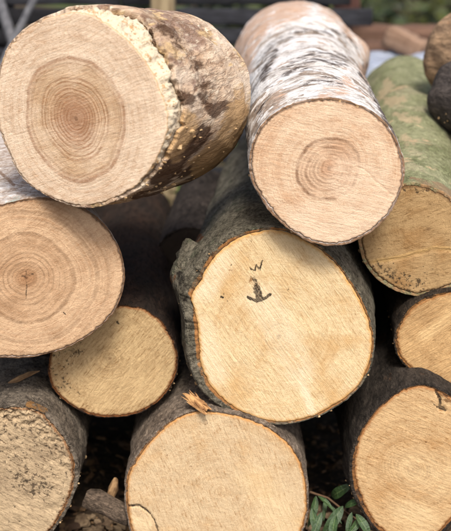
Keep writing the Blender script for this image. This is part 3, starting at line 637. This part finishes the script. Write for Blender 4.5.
# ---- broken branch stub on the left of the centre log (a part of it)
def stub():
    rings, n = [], 40
    th = np.arange(n)/n*2*math.pi
    base = at(190, 268, .08); tip = at(180, 273, .045)
    d = tip-base; Ls = np.linalg.norm(d); d /= Ls
    u = np.cross(d, [0, 0, 1]); u /= np.linalg.norm(u); w = np.cross(u, d)
    prof = [(-.3, .036), (0, .029), (.35, .022), (.7, .018), (.93, .0145), (1.0, .0115), (1.0, .008), (.97, .007), (.98, .001)]
    V = []; rim = []
    for i, (t_, r_) in enumerate(prof):
        c = base+d*Ls*t_
        p3 = (np.cos(th)*.1, np.sin(th)*.1, np.full(n, t_*.05))
        rr = r_*(1+.38*fbm(p3, 14, 3, 3.0)+.12*fbm(p3, 60, 2, 8.0))
        jz = (.007*fbm((np.cos(th)*r_*3, np.sin(th)*r_*3, th*0), 30, 3, 5.0) if i > 3 else 0*th)
        V.append(c + np.cos(th)[:, None]*rr[:, None]*u*1.0 + np.sin(th)[:, None]*rr[:, None]*w*1.1 + jz[:, None]*d)
        rim.append(np.full(n, 1.0 if i >= 5 else 0))
    V = np.vstack(V)
    m = mesh_np('branch_stub', V, grid_quads(len(prof), n), {'rim': np.concatenate(rim)*.3, 'paint': np.full(len(V), .12), 'paint2': np.zeros(len(V))})
    o = link('branch_stub', m, bE, E['root'])
    tag(o, 'short broken branch stub in grey bark on the left of the log')
stub()

# ------------------------------------------------------------------ small things on the pile and the ground
def wood_mat(name, a, b, f=60, stretch=(1, 1, 1), rough=.85):
    t = NT(name, rough, .2)
    v = t.mapping(t.obj, scale=stretch)
    n = t.noise(v, f, 4, .65); n2 = t.noise(t.obj, 300, 3, .6)
    c = t.mix(t.rng(n, .34, .66), lin(a, ALB), lin(b, ALB))
    return t.done(c, t.bump(t.math('ADD', n, t.math('MULTIPLY', n2, .4)), .0015, .9))
m_splint = wood_mat('fresh_splinter', (190, 148, 98), (120, 84, 52), 40, (1, 4, 4))
m_chip = wood_mat('old_chip', (150, 120, 84), (96, 72, 48), 40, (1, 4, 4))
m_stick = bark_mat('bark_stick', (136, 118, 100), (104, 90, 76), (56, 47, 40), stretch=(.5, 1, 1), f=50, speck=(120, 106, 88), rim=(120, 88, 58), seed=16)

def shard(rows_, bend=0.0, seed=0.0):
    """a torn sliver along x: rows of (x, half width, half thickness, y offset, z offset)"""
    V, n = [], 10
    th = np.arange(n)/n*2*math.pi
    for i, (x, wy, tz, oy, oz) in enumerate(rows_):
        p3 = (np.cos(th)+seed, np.sin(th)+i*.6, np.full(n, x*60))
        k = 1+.35*perlin(*p3)
        sq = lambda a: np.sign(a)*np.abs(a)**.7
        V.append(np.stack([np.full(n, x)+.0012*perlin(p3[0]+9, p3[1], p3[2]), oy+wy*sq(np.cos(th))*k, oz+tz*sq(np.sin(th))*k], -1))
    return np.vstack(V), grid_quads(len(rows_), n)
def join(parts):
    Vs, Qs, o = [], [], 0
    for v, q in parts: Vs.append(v); Qs.append(q+o); o += len(v)
    return np.vstack(Vs), np.vstack(Qs)
def frame(p0, p1, up=(0, 0, 1)):
    x = np.asarray(p1)-np.asarray(p0); x /= np.linalg.norm(x)
    z = np.array(up, float); z -= x*(z@x); z /= np.linalg.norm(z); y = np.cross(z, x)
    return Matrix(((x[0], y[0], z[0], p0[0]), (x[1], y[1], z[1], p0[1]), (x[2], y[2], z[2], p0[2]), (0, 0, 0, 1)))
# torn splinter lying where the centre log meets the bottom log
rs = random.Random(5)
pr = []
for k in range(22):
    L_ = rs.uniform(.016, .052); o_ = rs.uniform(-.009, .009); zz = rs.uniform(-.002, .004); x0 = rs.uniform(-.004, .016); sp = rs.uniform(-.22, .20)
    w_ = rs.uniform(.0012, .0048)
    pr.append(shard([(x0+L_*t_, w_*f_, w_*.6*f_, o_*(1-.4*t_)+sp*L_*t_*t_, zz+rs.uniform(-.0015, .0015)+.006*t_*t_) for t_, f_ in ((0, .25), (.08, .9), (.35, 1.1), (.6, .95), (.85, .6), (1, .06))], seed=k))
p0, p1 = at(209, 410, -.010), at(172, 386, .04)
v, q = join(pr)
tag(link('wood_splinter', mesh_np('wood_splinter', v, q, smooth=False), m_splint, None, frame(p0, p1, (0.1, -.6, 1))), 'torn frayed yellow wood splinter stuck between the centre log and the log below it', 'splinter')
v, q = shard([(0, .0006, .0006, 0, 0), (.006, .0045, .0016, 0, 0), (.02, .006, .002, .001, 0), (.04, .0045, .0018, .0015, .0008), (.052, .002, .001, .001, .001), (.058, .0004, .0004, 0, .0015)], seed=3)
tag(link('wood_chip', mesh_np('wood_chip', v, q), m_chip, None, frame(at(8, 383, .10), at(44, 370, .11), (0, -.6, 1))), 'thin brown wood chip lying on the dark bark at bottom left', 'wood chip')
# stick on the ground in the gap at the left
p0, p1 = at(86, 497, .05), at(132, 516, .03)
Ls = np.linalg.norm(p1-p0)
rows_ = [(t_*Ls, r_, r_, .002*math.sin(5*t_), 0) for t_, r_ in ((0, .004), (.0, .015), (.02, .0165), (.2, .0175), (.45, .0165), (.7, .017), (.97, .0165), (1.0, .015), (1.0, .003))]
v, q = shard(rows_, seed=8)
att = {'rim': np.zeros(len(v)), 'paint': np.zeros(len(v)), 'paint2': np.zeros(len(v))}
tag(link('stick', mesh_np('stick', v, q, att), m_stick, None, frame(p0, p1)), 'short thick dark stick lying in the gap between the two bottom logs', 'stick')
v, q = shard([(0, .004, .003, 0, 0), (.008, .008, .005, 0, 0), (.022, .0085, .0055, .001, 0), (.034, .006, .004, .002, 0), (.040, .004, .003, .003, 0), (.041, .001, .001, .003, 0)], seed=11)
tag(link('wood_chip', mesh_np('wood_chip', v, q), m_chip, None, frame(at(109, 500, p0[1]+.02), at(118, 478, p0[1]+.03), (0, -1, .3))), 'pale chunk of wood propped upright on the short stick', 'wood chip')

# litter of chips and crumbs
m_lit = wood_mat('litter', (128, 100, 70), (66, 50, 38), 30)
rs = np.random.RandomState(4)
Vs, Qs = [], []
cube = np.array([(-1, -1, -1), (1, -1, -1), (1, 1, -1), (-1, 1, -1), (-1, -1, 1), (1, -1, 1), (1, 1, 1), (-1, 1, 1)], float)
cq = np.array([(0, 3, 2, 1), (4, 5, 6, 7), (0, 1, 5, 4), (1, 2, 6, 5), (2, 3, 7, 6), (3, 0, 4, 7)])
for k in range(2600):
    x, y = rs.uniform(-.8, .8), rs.uniform(-.5, .7)
    sx = rs.uniform(.002, .010)*(2 if rs.rand() < .12 else 1); s_ = np.array([sx, sx*rs.uniform(.2, .7), sx*rs.uniform(.12, .4)])
    c = cube*s_*(1+.35*rs.uniform(-1, 1, (8, 3)))
    e = Matrix.Rotation(rs.uniform(0, 6.28), 3, 'Z') @ Matrix.Rotation(rs.uniform(-.5, .5), 3, 'X') @ Matrix.Rotation(rs.uniform(-.5, .5), 3, 'Y')
    Vs.append(c@np.array(e).T + (x, y, rs.uniform(.0, .010))); Qs.append(cq+8*k)
tag(link('wood_litter', mesh_np('wood_litter', np.vstack(Vs), np.vstack(Qs), smooth=False), m_lit), 'crumbs of bark and wood scattered on the soil', kind='stuff')

# sawdust and crumbs caught on the upper sides of the barks
rs = np.random.RandomState(21)
Vs, Qs, k = [], [], 0
for o in [o for o in bpy.data.objects if o.name.split('.')[0] == 'bark']:
    n = len(o.data.vertices); co = np.zeros(n*3, np.float32); o.data.vertices.foreach_get('co', co); co = co.reshape(-1, 3)
    no = np.zeros(n*3, np.float32); o.data.vertices.foreach_get('normal', no); no = no.reshape(-1, 3)
    Mw = np.array(o.parent.matrix_basis @ o.matrix_basis)
    up_ = (no@Mw[:3, :3].T)[:, 2]
    ok = np.where((up_ > .25) & (co[:, 2] < -.004) & (co[:, 2] > -.30))[0]
    if len(ok) < 50: continue
    for vi in rs.choice(ok, 160):
        sx = rs.uniform(.0010, .0030)*(2.2 if rs.rand() < .06 else 1)
        c = cube*np.array([sx, sx*rs.uniform(.35, .9), sx*rs.uniform(.25, .6)])*(1+.3*rs.uniform(-1, 1, (8, 3)))
        e = np.array(Matrix.Rotation(rs.uniform(0, 6.28), 3, 'Z') @ Matrix.Rotation(rs.uniform(-.8, .8), 3, 'X'))
        Vs.append(c@e.T + (Mw[:3, :3]@co[vi] + Mw[:3, 3]) + (0, 0, sx*.2)); Qs.append(cq+8*k); k += 1
tag(link('sawdust', mesh_np('sawdust', np.vstack(Vs), np.vstack(Qs), smooth=False), wood_mat('sawdust', (206, 176, 132), (150, 118, 80), 60)), 'sawdust and crumbs caught on the bark of the logs', kind='stuff')

# leafy sprig at the foot of the pile, right of the bottom centre log
def leaf_mesh(nl=12, nw=6):
    V, Q = [], []
    for i in range(nl+1):
        t_ = i/nl; w_ = .125*(math.sin(math.pi*t_**.85)**.8)*(1-.25*t_)+.004
        for j in range(-nw//2, nw//2+1):
            s_ = j/(nw/2)
            V.append((t_, w_*s_, .10*abs(s_)*w_*2.2 + .10*math.sin(3.0*t_) - .16*t_*t_ + .008*math.sin(14*t_+s_)*abs(s_)))
    m = nw+1
    for i in range(nl):
        for j in range(nw): Q.append((i*m+j, (i+1)*m+j, (i+1)*m+j+1, i*m+j+1))
    V = np.array(V); s_ = np.abs(np.tile(np.linspace(-1, 1, nw+1), nl+1))
    me = mesh_np('leaf', np.vstack([V, V-(0, 0, .006)]), np.vstack([Q, np.array(Q)[:, ::-1]+len(V)]), {'mid': np.r_[s_, s_]})
    return me
def leaf_mat():
    t = NT('leaf_green', .55, .35)
    n = t.noise(t.obj, 5, 4, .6)
    c = t.mix(t.rng(n, .35, .65), lin((36, 56, 28), .75), lin((56, 80, 40), .75))
    c = t.mix(t.rng(t.attr('mid'), .0, .10, .7, 0), c, lin((120, 138, 84), .75))
    inf = t.n('ShaderNodeObjectInfo')
    c = t.mix(t.rng(inf.outputs['Random'], 0, 1, 0, .5, smooth=False), c, lin((40, 56, 30), .75))
    return t.done(c, t.bump(n, .02, .3))
lm = leaf_mesh(); lmat = leaf_mat()
g0 = at_z(345, 520, .03)
sp = thing('leafy_sprig', (g0[0], g0[1], 0), 'sprig of green leaves lying on the soil between the two right-hand bottom logs', 'plant')
# stem from upper left to lower right
st_pts = [at(310, 492, .10), at(328, 498, .09), at(342, 509, .07), at(358, 520, .04), at(374, 534, .01)]
def tube(pts, rad, n=8):
    pts = np.array(pts, float); V = []
    th = np.arange(n)/n*2*math.pi
    for i, p in enumerate(pts):
        d = pts[min(i+1, len(pts)-1)]-pts[max(i-1, 0)]; d /= np.linalg.norm(d)
        u = np.cross(d, [0, 0, 1]); u /= np.linalg.norm(u); w = np.cross(u, d)
        rr = rad*(1-.5*i/len(pts)) if np.isscalar(rad) else rad[i]
        V.append(p+np.cos(th)[:, None]*u*rr+np.sin(th)[:, None]*w*rr)
    return np.vstack(V), grid_quads(len(pts), n)
v, q = tube(st_pts, .0022)
m_twig = wood_mat('twig_brown', (96, 74, 54), (60, 46, 36), 60)
link('stem', mesh_np('stem', v, q), m_twig, sp)
# leaves: base pixel, tip pixel, depth, roll
LV = [((343, 506), (327, 530), .12, .2, 1.0), ((352, 512), (347, 534), .10, -.3, 1.0), ((316, 496), (311, 520), .15, .5, .9), ((326, 498), (324, 517), .16, -.2, .9), ((332, 497), (346, 488), .18, .3, .9), ((345, 507), (362, 500), .13, -.5, .9),
      ((356, 514), (368, 533), .08, .2, 1.1), ((318, 496), (332, 508), .14, .6, .8), ((312, 508), (318, 534), .11, -.4, .9), ((330, 505), (340, 520), .13, .1, .8), ((360, 518), (352, 530), .09, .7, .8), ((322, 512), (312, 538), .10, .1, .9), ((336, 515), (333, 538), .09, -.6, .8)]
for i, (a, b, y, roll, wsc) in enumerate(LV):
    P0 = at(a[0], a[1], y-.08); P1 = at(b[0]+(b[0]-a[0])*.4, b[1]+(b[1]-a[1])*.4, y-.11)
    ln = np.linalg.norm(P1-P0)
    up = np.array([math.sin(roll)*.8, -.75, .65])
    vz = (1.25, .8, 1.0, .7, 1.4, .9)[i % 6]
    link('leaf', lm, lmat, sp, frame(P0, P1, up) @ Matrix.Diagonal((ln*(.85+.3*(vz-.7)), ln*.98*vz, ln*vz, 1)))
# dry leaf litter crumbs near sprig, lighter
rs = np.random.RandomState(9)
Vs, Qs = [], []
for k in range(90):
    px, py = rs.uniform(308, 376), rs.uniform(508, 540)
    c0 = at_z(px, py, .012)
    if k < 34: c0 = at_z(rs.uniform(80, 132), rs.uniform(512, 536), .012)
    sx = rs.uniform(.004, .010); s_ = np.array([sx, sx*rs.uniform(.5, .9), sx*rs.uniform(.3, .6)])
    c = cube*s_*(1+.3*rs.uniform(-1, 1, (8, 3)))
    e = Matrix.Rotation(rs.uniform(0, 6.28), 3, 'Z') @ Matrix.Rotation(rs.uniform(-.6, .6), 3, 'X')
    Vs.append(c@np.array(e).T + c0); Qs.append(cq+8*k)
tag(link('bark_crumbs', mesh_np('bark_crumbs', np.vstack(Vs), np.vstack(Qs), smooth=False), wood_mat('crumbs', (150, 128, 100), (88, 70, 54), 40)), 'larger bark crumbs among the litter', kind='stuff')

# ------------------------------------------------------------------ behind the pile
def box_np(size, seed=0, wob=.002, nx=14):
    """plank: a long box subdivided along x with uneven edges"""
    sx, sy, sz = size; V = []
    rs_ = np.random.RandomState(seed)
    prof = np.array([(-1, -.8), (-.8, -1), (.8, -1), (1, -.8), (1, .8), (.8, 1), (-.8, 1), (-1, .8)])
    for i in range(nx+1):
        x = -sx/2+sx*i/nx
        o = rs_.uniform(-wob, wob, 2)
        V.append(np.stack([np.full(8, x), prof[:, 0]*sy/2+o[0], prof[:, 1]*sz/2+o[1]], -1))
    V = np.vstack(V); q = grid_quads(nx+1, 8)
    caps = [(0, 7, 6, 1), (1, 6, 5, 2), (2, 5, 4, 3)]; b = nx*8
    q = np.vstack([q, caps, [tuple(b+k for k in c[::-1]) for c in caps]])
    return V, q
m_wall = [wood_mat('black_board_%s' % s, a, b, 14, (1, 8, 8)) for s, a, b in (('one', (40, 41, 45), (20, 20, 22)), ('two', (52, 53, 58), (25, 25, 28)), ('three', (30, 30, 33), (16, 16, 18)))]
YW = 1.75
zt = at(100, -30, YW)[2]
wall = thing('board_fence', (-.45, YW, 0), 'dark weathered fence of horizontal boards behind the left of the pile', 'fence')
z = .03; k = 0
while z < zt+.1:
    hgt = .055
    for seg in range(3):
        v, q = box_np((.62, .02, hgt-.010), seed=k*3+seg, wob=.0015)
        o = link('plank', mesh_np('plank', v, q), m_wall[(k*2+seg*5+k*k) % 3], wall, Matrix.Translation((-1.22+seg*.625+(.06 if k % 2 else 0), YW+random.uniform(-.006, .006), z)) @ Matrix.Rotation(random.uniform(-.008, .008), 4, 'Y'))
    z += hgt; k += 1
v, q = box_np((zt+.25, .05, .07), 40)
for x_ in (-1.3, -.62, .25):
    link('fence_post', mesh_np('fence_post', v, q), m_wall[2], wall, Matrix.Translation((x_, YW+.045, (zt+.25)/2)) @ Matrix.Rotation(R(90), 4, 'Y'))
# upright wooden post
pa = at(164, 40, 1.45)
v, q = box_np((pa[2]+.6, .06, .118), 41, .002)
o = tag(link('wooden_post', mesh_np('wooden_post', v, q), wood_mat('post_wood', (152, 136, 106), (116, 100, 76), 16, (.4, 4, 4)), None, Matrix.Translation((pa[0], 1.45, (pa[2]+.6)/2)) @ Matrix.Rotation(R(90), 4, 'Y') @ Matrix.Rotation(R(90), 4, 'X')), 'upright tan wooden post behind the large pinkish log', 'post')
# leaning grey poles, top left
m_pole = wood_mat('pole_grey', (104, 104, 106), (70, 70, 73), 20, (4, 4, .5))
def pole(p0, p1, r, mat, label, nm='pole', cat='pole'):
    p0, p1 = np.array(p0), np.array(p1)
    pts = [p0+(p1-p0)*t_+np.array([.006*math.sin(7*t_), 0, .004*math.sin(5*t_)]) for t_ in np.linspace(0, 1, 12)]
    v, q = tube(pts, [r*(1-.15*t_) for t_ in np.linspace(0, 1, 12)], 14)
    nl = len(v); v = np.vstack([v, pts[0][None], pts[-1][None]])
    tr = [(j, (j+1) % 14, nl) for j in range(14)]+[(nl-14+j, nl-14+(j+1) % 14, nl+1) for j in range(14)]
    return tag(link(nm, mesh_np(nm, v, q, tris=tr), mat), label, cat)
a, b = at(12, 44, 1.5), at(36, -10, 1.62)
dn = (a-b); t_ = -b[2]/dn[2]; a = b+dn*t_
pole(a, b, .011, m_pole, 'thin grey pole leaning at the top left, nearer the post', )
a, b = at(14, 42, 1.55), at(-4, -6, 1.62)
dn = (a-b); t_ = -b[2]/dn[2]; a = b+dn*t_
pole(a, b, .016, m_pole, 'thicker grey pole leaning at the very top left corner')
# brown timbers lying across at the right
m_beam = wood_mat('beam_brown', (112, 86, 70), (84, 62, 50), 12, (.5, 5, 5))
m_beam2 = wood_mat('beam_pale', (146, 120, 100), (116, 92, 74), 12, (.5, 5, 5))
def timber(p0, p1, sy, sz, mat, label, seed):
    p0, p1 = np.array(p0), np.array(p1)
    ln = np.linalg.norm(p1-p0)
    v, q = box_np((ln, sy, sz), seed, .003)
    return tag(link('timber', mesh_np('timber', v+(ln/2, 0, 0), q), mat, None, frame(p0, p1)), label, 'timber', 'timbers behind the pile')
timber(at(350, 35, 1.9), at(500, 37, 1.9), .09, .055, m_beam, 'brown timber lying level at the back right, the upper of the two', 50)
timber(at(352, 51, 1.75), at(500, 50, 1.85), .09, .05, m_beam, 'brown timber lying level at the back right, under the upper one', 51)
timber(at(388, 35, 1.66), at(424, 52, 1.60), .05, .055, m_beam2, 'short paler timber lying aslant on the brown ones', 52)
for px_, y_, lb in ((356, 1.80, 'squat dark upright carrying the left ends of the brown timbers'), (492, 1.86, 'squat dark upright carrying the right ends of the brown timbers')):
    top = at(px_, 52, y_)
    v, q = box_np((top[2]-.03, .09, .22), int(px_), .002)
    tag(link('timber_support', mesh_np('timber_support', v, q), m_wall[2], None, Matrix.Translation((top[0], y_, (top[2]-.03)/2)) @ Matrix.Rotation(R(90), 4, 'Y') @ Matrix.Rotation(R(90), 4, 'X')), lb, 'support')
v, q = box_np((1.4, .06, .075), 55)
pp = at(347, -10, 1.95)
tag(link('wooden_post', mesh_np('wooden_post', v, q), wood_mat('post_red', (96, 66, 58), (70, 50, 44), 16, (.4, 4, 4)), None, Matrix.Translation((pp[0], 1.97, .7)) @ Matrix.Rotation(R(90), 4, 'Y')), 'dull reddish post rising behind the birch log', 'post')
# supports of the timbers: a low stack of blocks, and the pale tarpaulin over it
t_ = NT('tarpaulin', .45, .4)
n_ = t_.noise(t_.obj, 9, 4, .6)
m_tarp = t_.done(t_.mix(t_.rng(n_, .35, .65), lin((160, 166, 178), .85), lin((134, 142, 156), .85)), t_.bump(n_, .02, .6))
g = 40
c0 = at(402, 66, 1.45)
X_, Y_ = np.meshgrid(np.linspace(-.19, .22, g), np.linspace(-.25, .25, g))
# a sheet draped over a low heap: high in the middle, falling to the soil all round
hgt = c0[2]
rr_ = np.sqrt((X_/.24)**2+(Y_/.27)**2)
Z_ = hgt*(1-sstep(.62, 1.25, rr_)*.97) + .02*fbm((X_, Y_, X_*0), 9, 3, 4.0)
ii = np.arange(g-1)[:, None]*g+np.arange(g-1)[None, :]
Qt = np.stack([ii, ii+1, ii+g+1, ii+g], -1).reshape(-1, 4)
Vt = np.stack([X_+c0[0], Y_+1.62, Z_], -1).reshape(-1, 3)
tag(link('tarpaulin', mesh_np('tarpaulin', np.vstack([Vt, Vt-(0, 0, .003)]), np.vstack([Qt, Qt[:, ::-1]+len(Vt)])), m_tarp), 'pale bluish tarpaulin heaped behind the mossy log', 'tarpaulin')
# dark hedge far behind, and weeds behind the pile
def leaves_mass(n, fpos, size, seed):
    rs_ = np.random.RandomState(seed)
    P = fpos(rs_, n)
    u = rs_.normal(size=(n, 3)); u /= np.linalg.norm(u, axis=1)[:, None]
    w = np.cross(u, rs_.normal(size=(n, 3))); w /= np.linalg.norm(w, axis=1)[:, None]
    s_ = size*rs_.uniform(.6, 1.4, n)[:, None]
    V = np.stack([P-u*s_, P+w*s_*.45, P+u*s_, P-w*s_*.45], 1).reshape(-1, 3)
    return V, np.arange(n*4).reshape(-1, 4)
def fol_mat(name, a, b, c3):
    t = NT(name, .6, .3)
    n = t.noise(t.obj, 3.5, 3, .6); n2 = t.noise(t.obj, 40, 2, .6)
    c = t.mix(t.rng(n, .38, .62), lin(a, .8), lin(b, .8))
    c = t.mix(t.rng(n2, .5, .7), c, lin(c3, .8))
    return t.done(c)
def hedge_pos(rs_, n):
    x = rs_.uniform(-.6, 3.2, n); y = 4.2+rs_.uniform(0, .7, n); z = rs_.uniform(0, 2.6, n)
    y = y + .35*perlin(x*1.6, z*1.6, x*0+.5)
    return np.stack([x, y, z], -1)
v, q = leaves_mass(16000, hedge_pos, .045, 3)
tag(link('hedge', mesh_np('hedge', v, q, smooth=False), fol_mat('hedge_leaves', (44, 56, 40), (74, 78, 34), (40, 46, 46))), 'dark green hedge far behind the pile', kind='stuff')
def weed_pos(rs_, n):
    x = rs_.uniform(-.35, .35, n); y = rs_.uniform(1.15, 1.5, n); z = rs_.uniform(0, 1, n)**1.5*(.36+.08*perlin(x*6, y*6, x*0))
    return np.stack([x, y, z], -1)
v, q = leaves_mass(2600, weed_pos, .02, 8)
tag(link('weeds', mesh_np('weeds', v, q, smooth=False), fol_mat('weed_leaves', (104, 128, 60), (136, 152, 84), (84, 104, 50))), 'green weeds growing behind the pile', kind='stuff')
print('triangles', sum(len(o.data.loops)-2*len(o.data.polygons) for o in bpy.data.objects if o.type == 'MESH'))
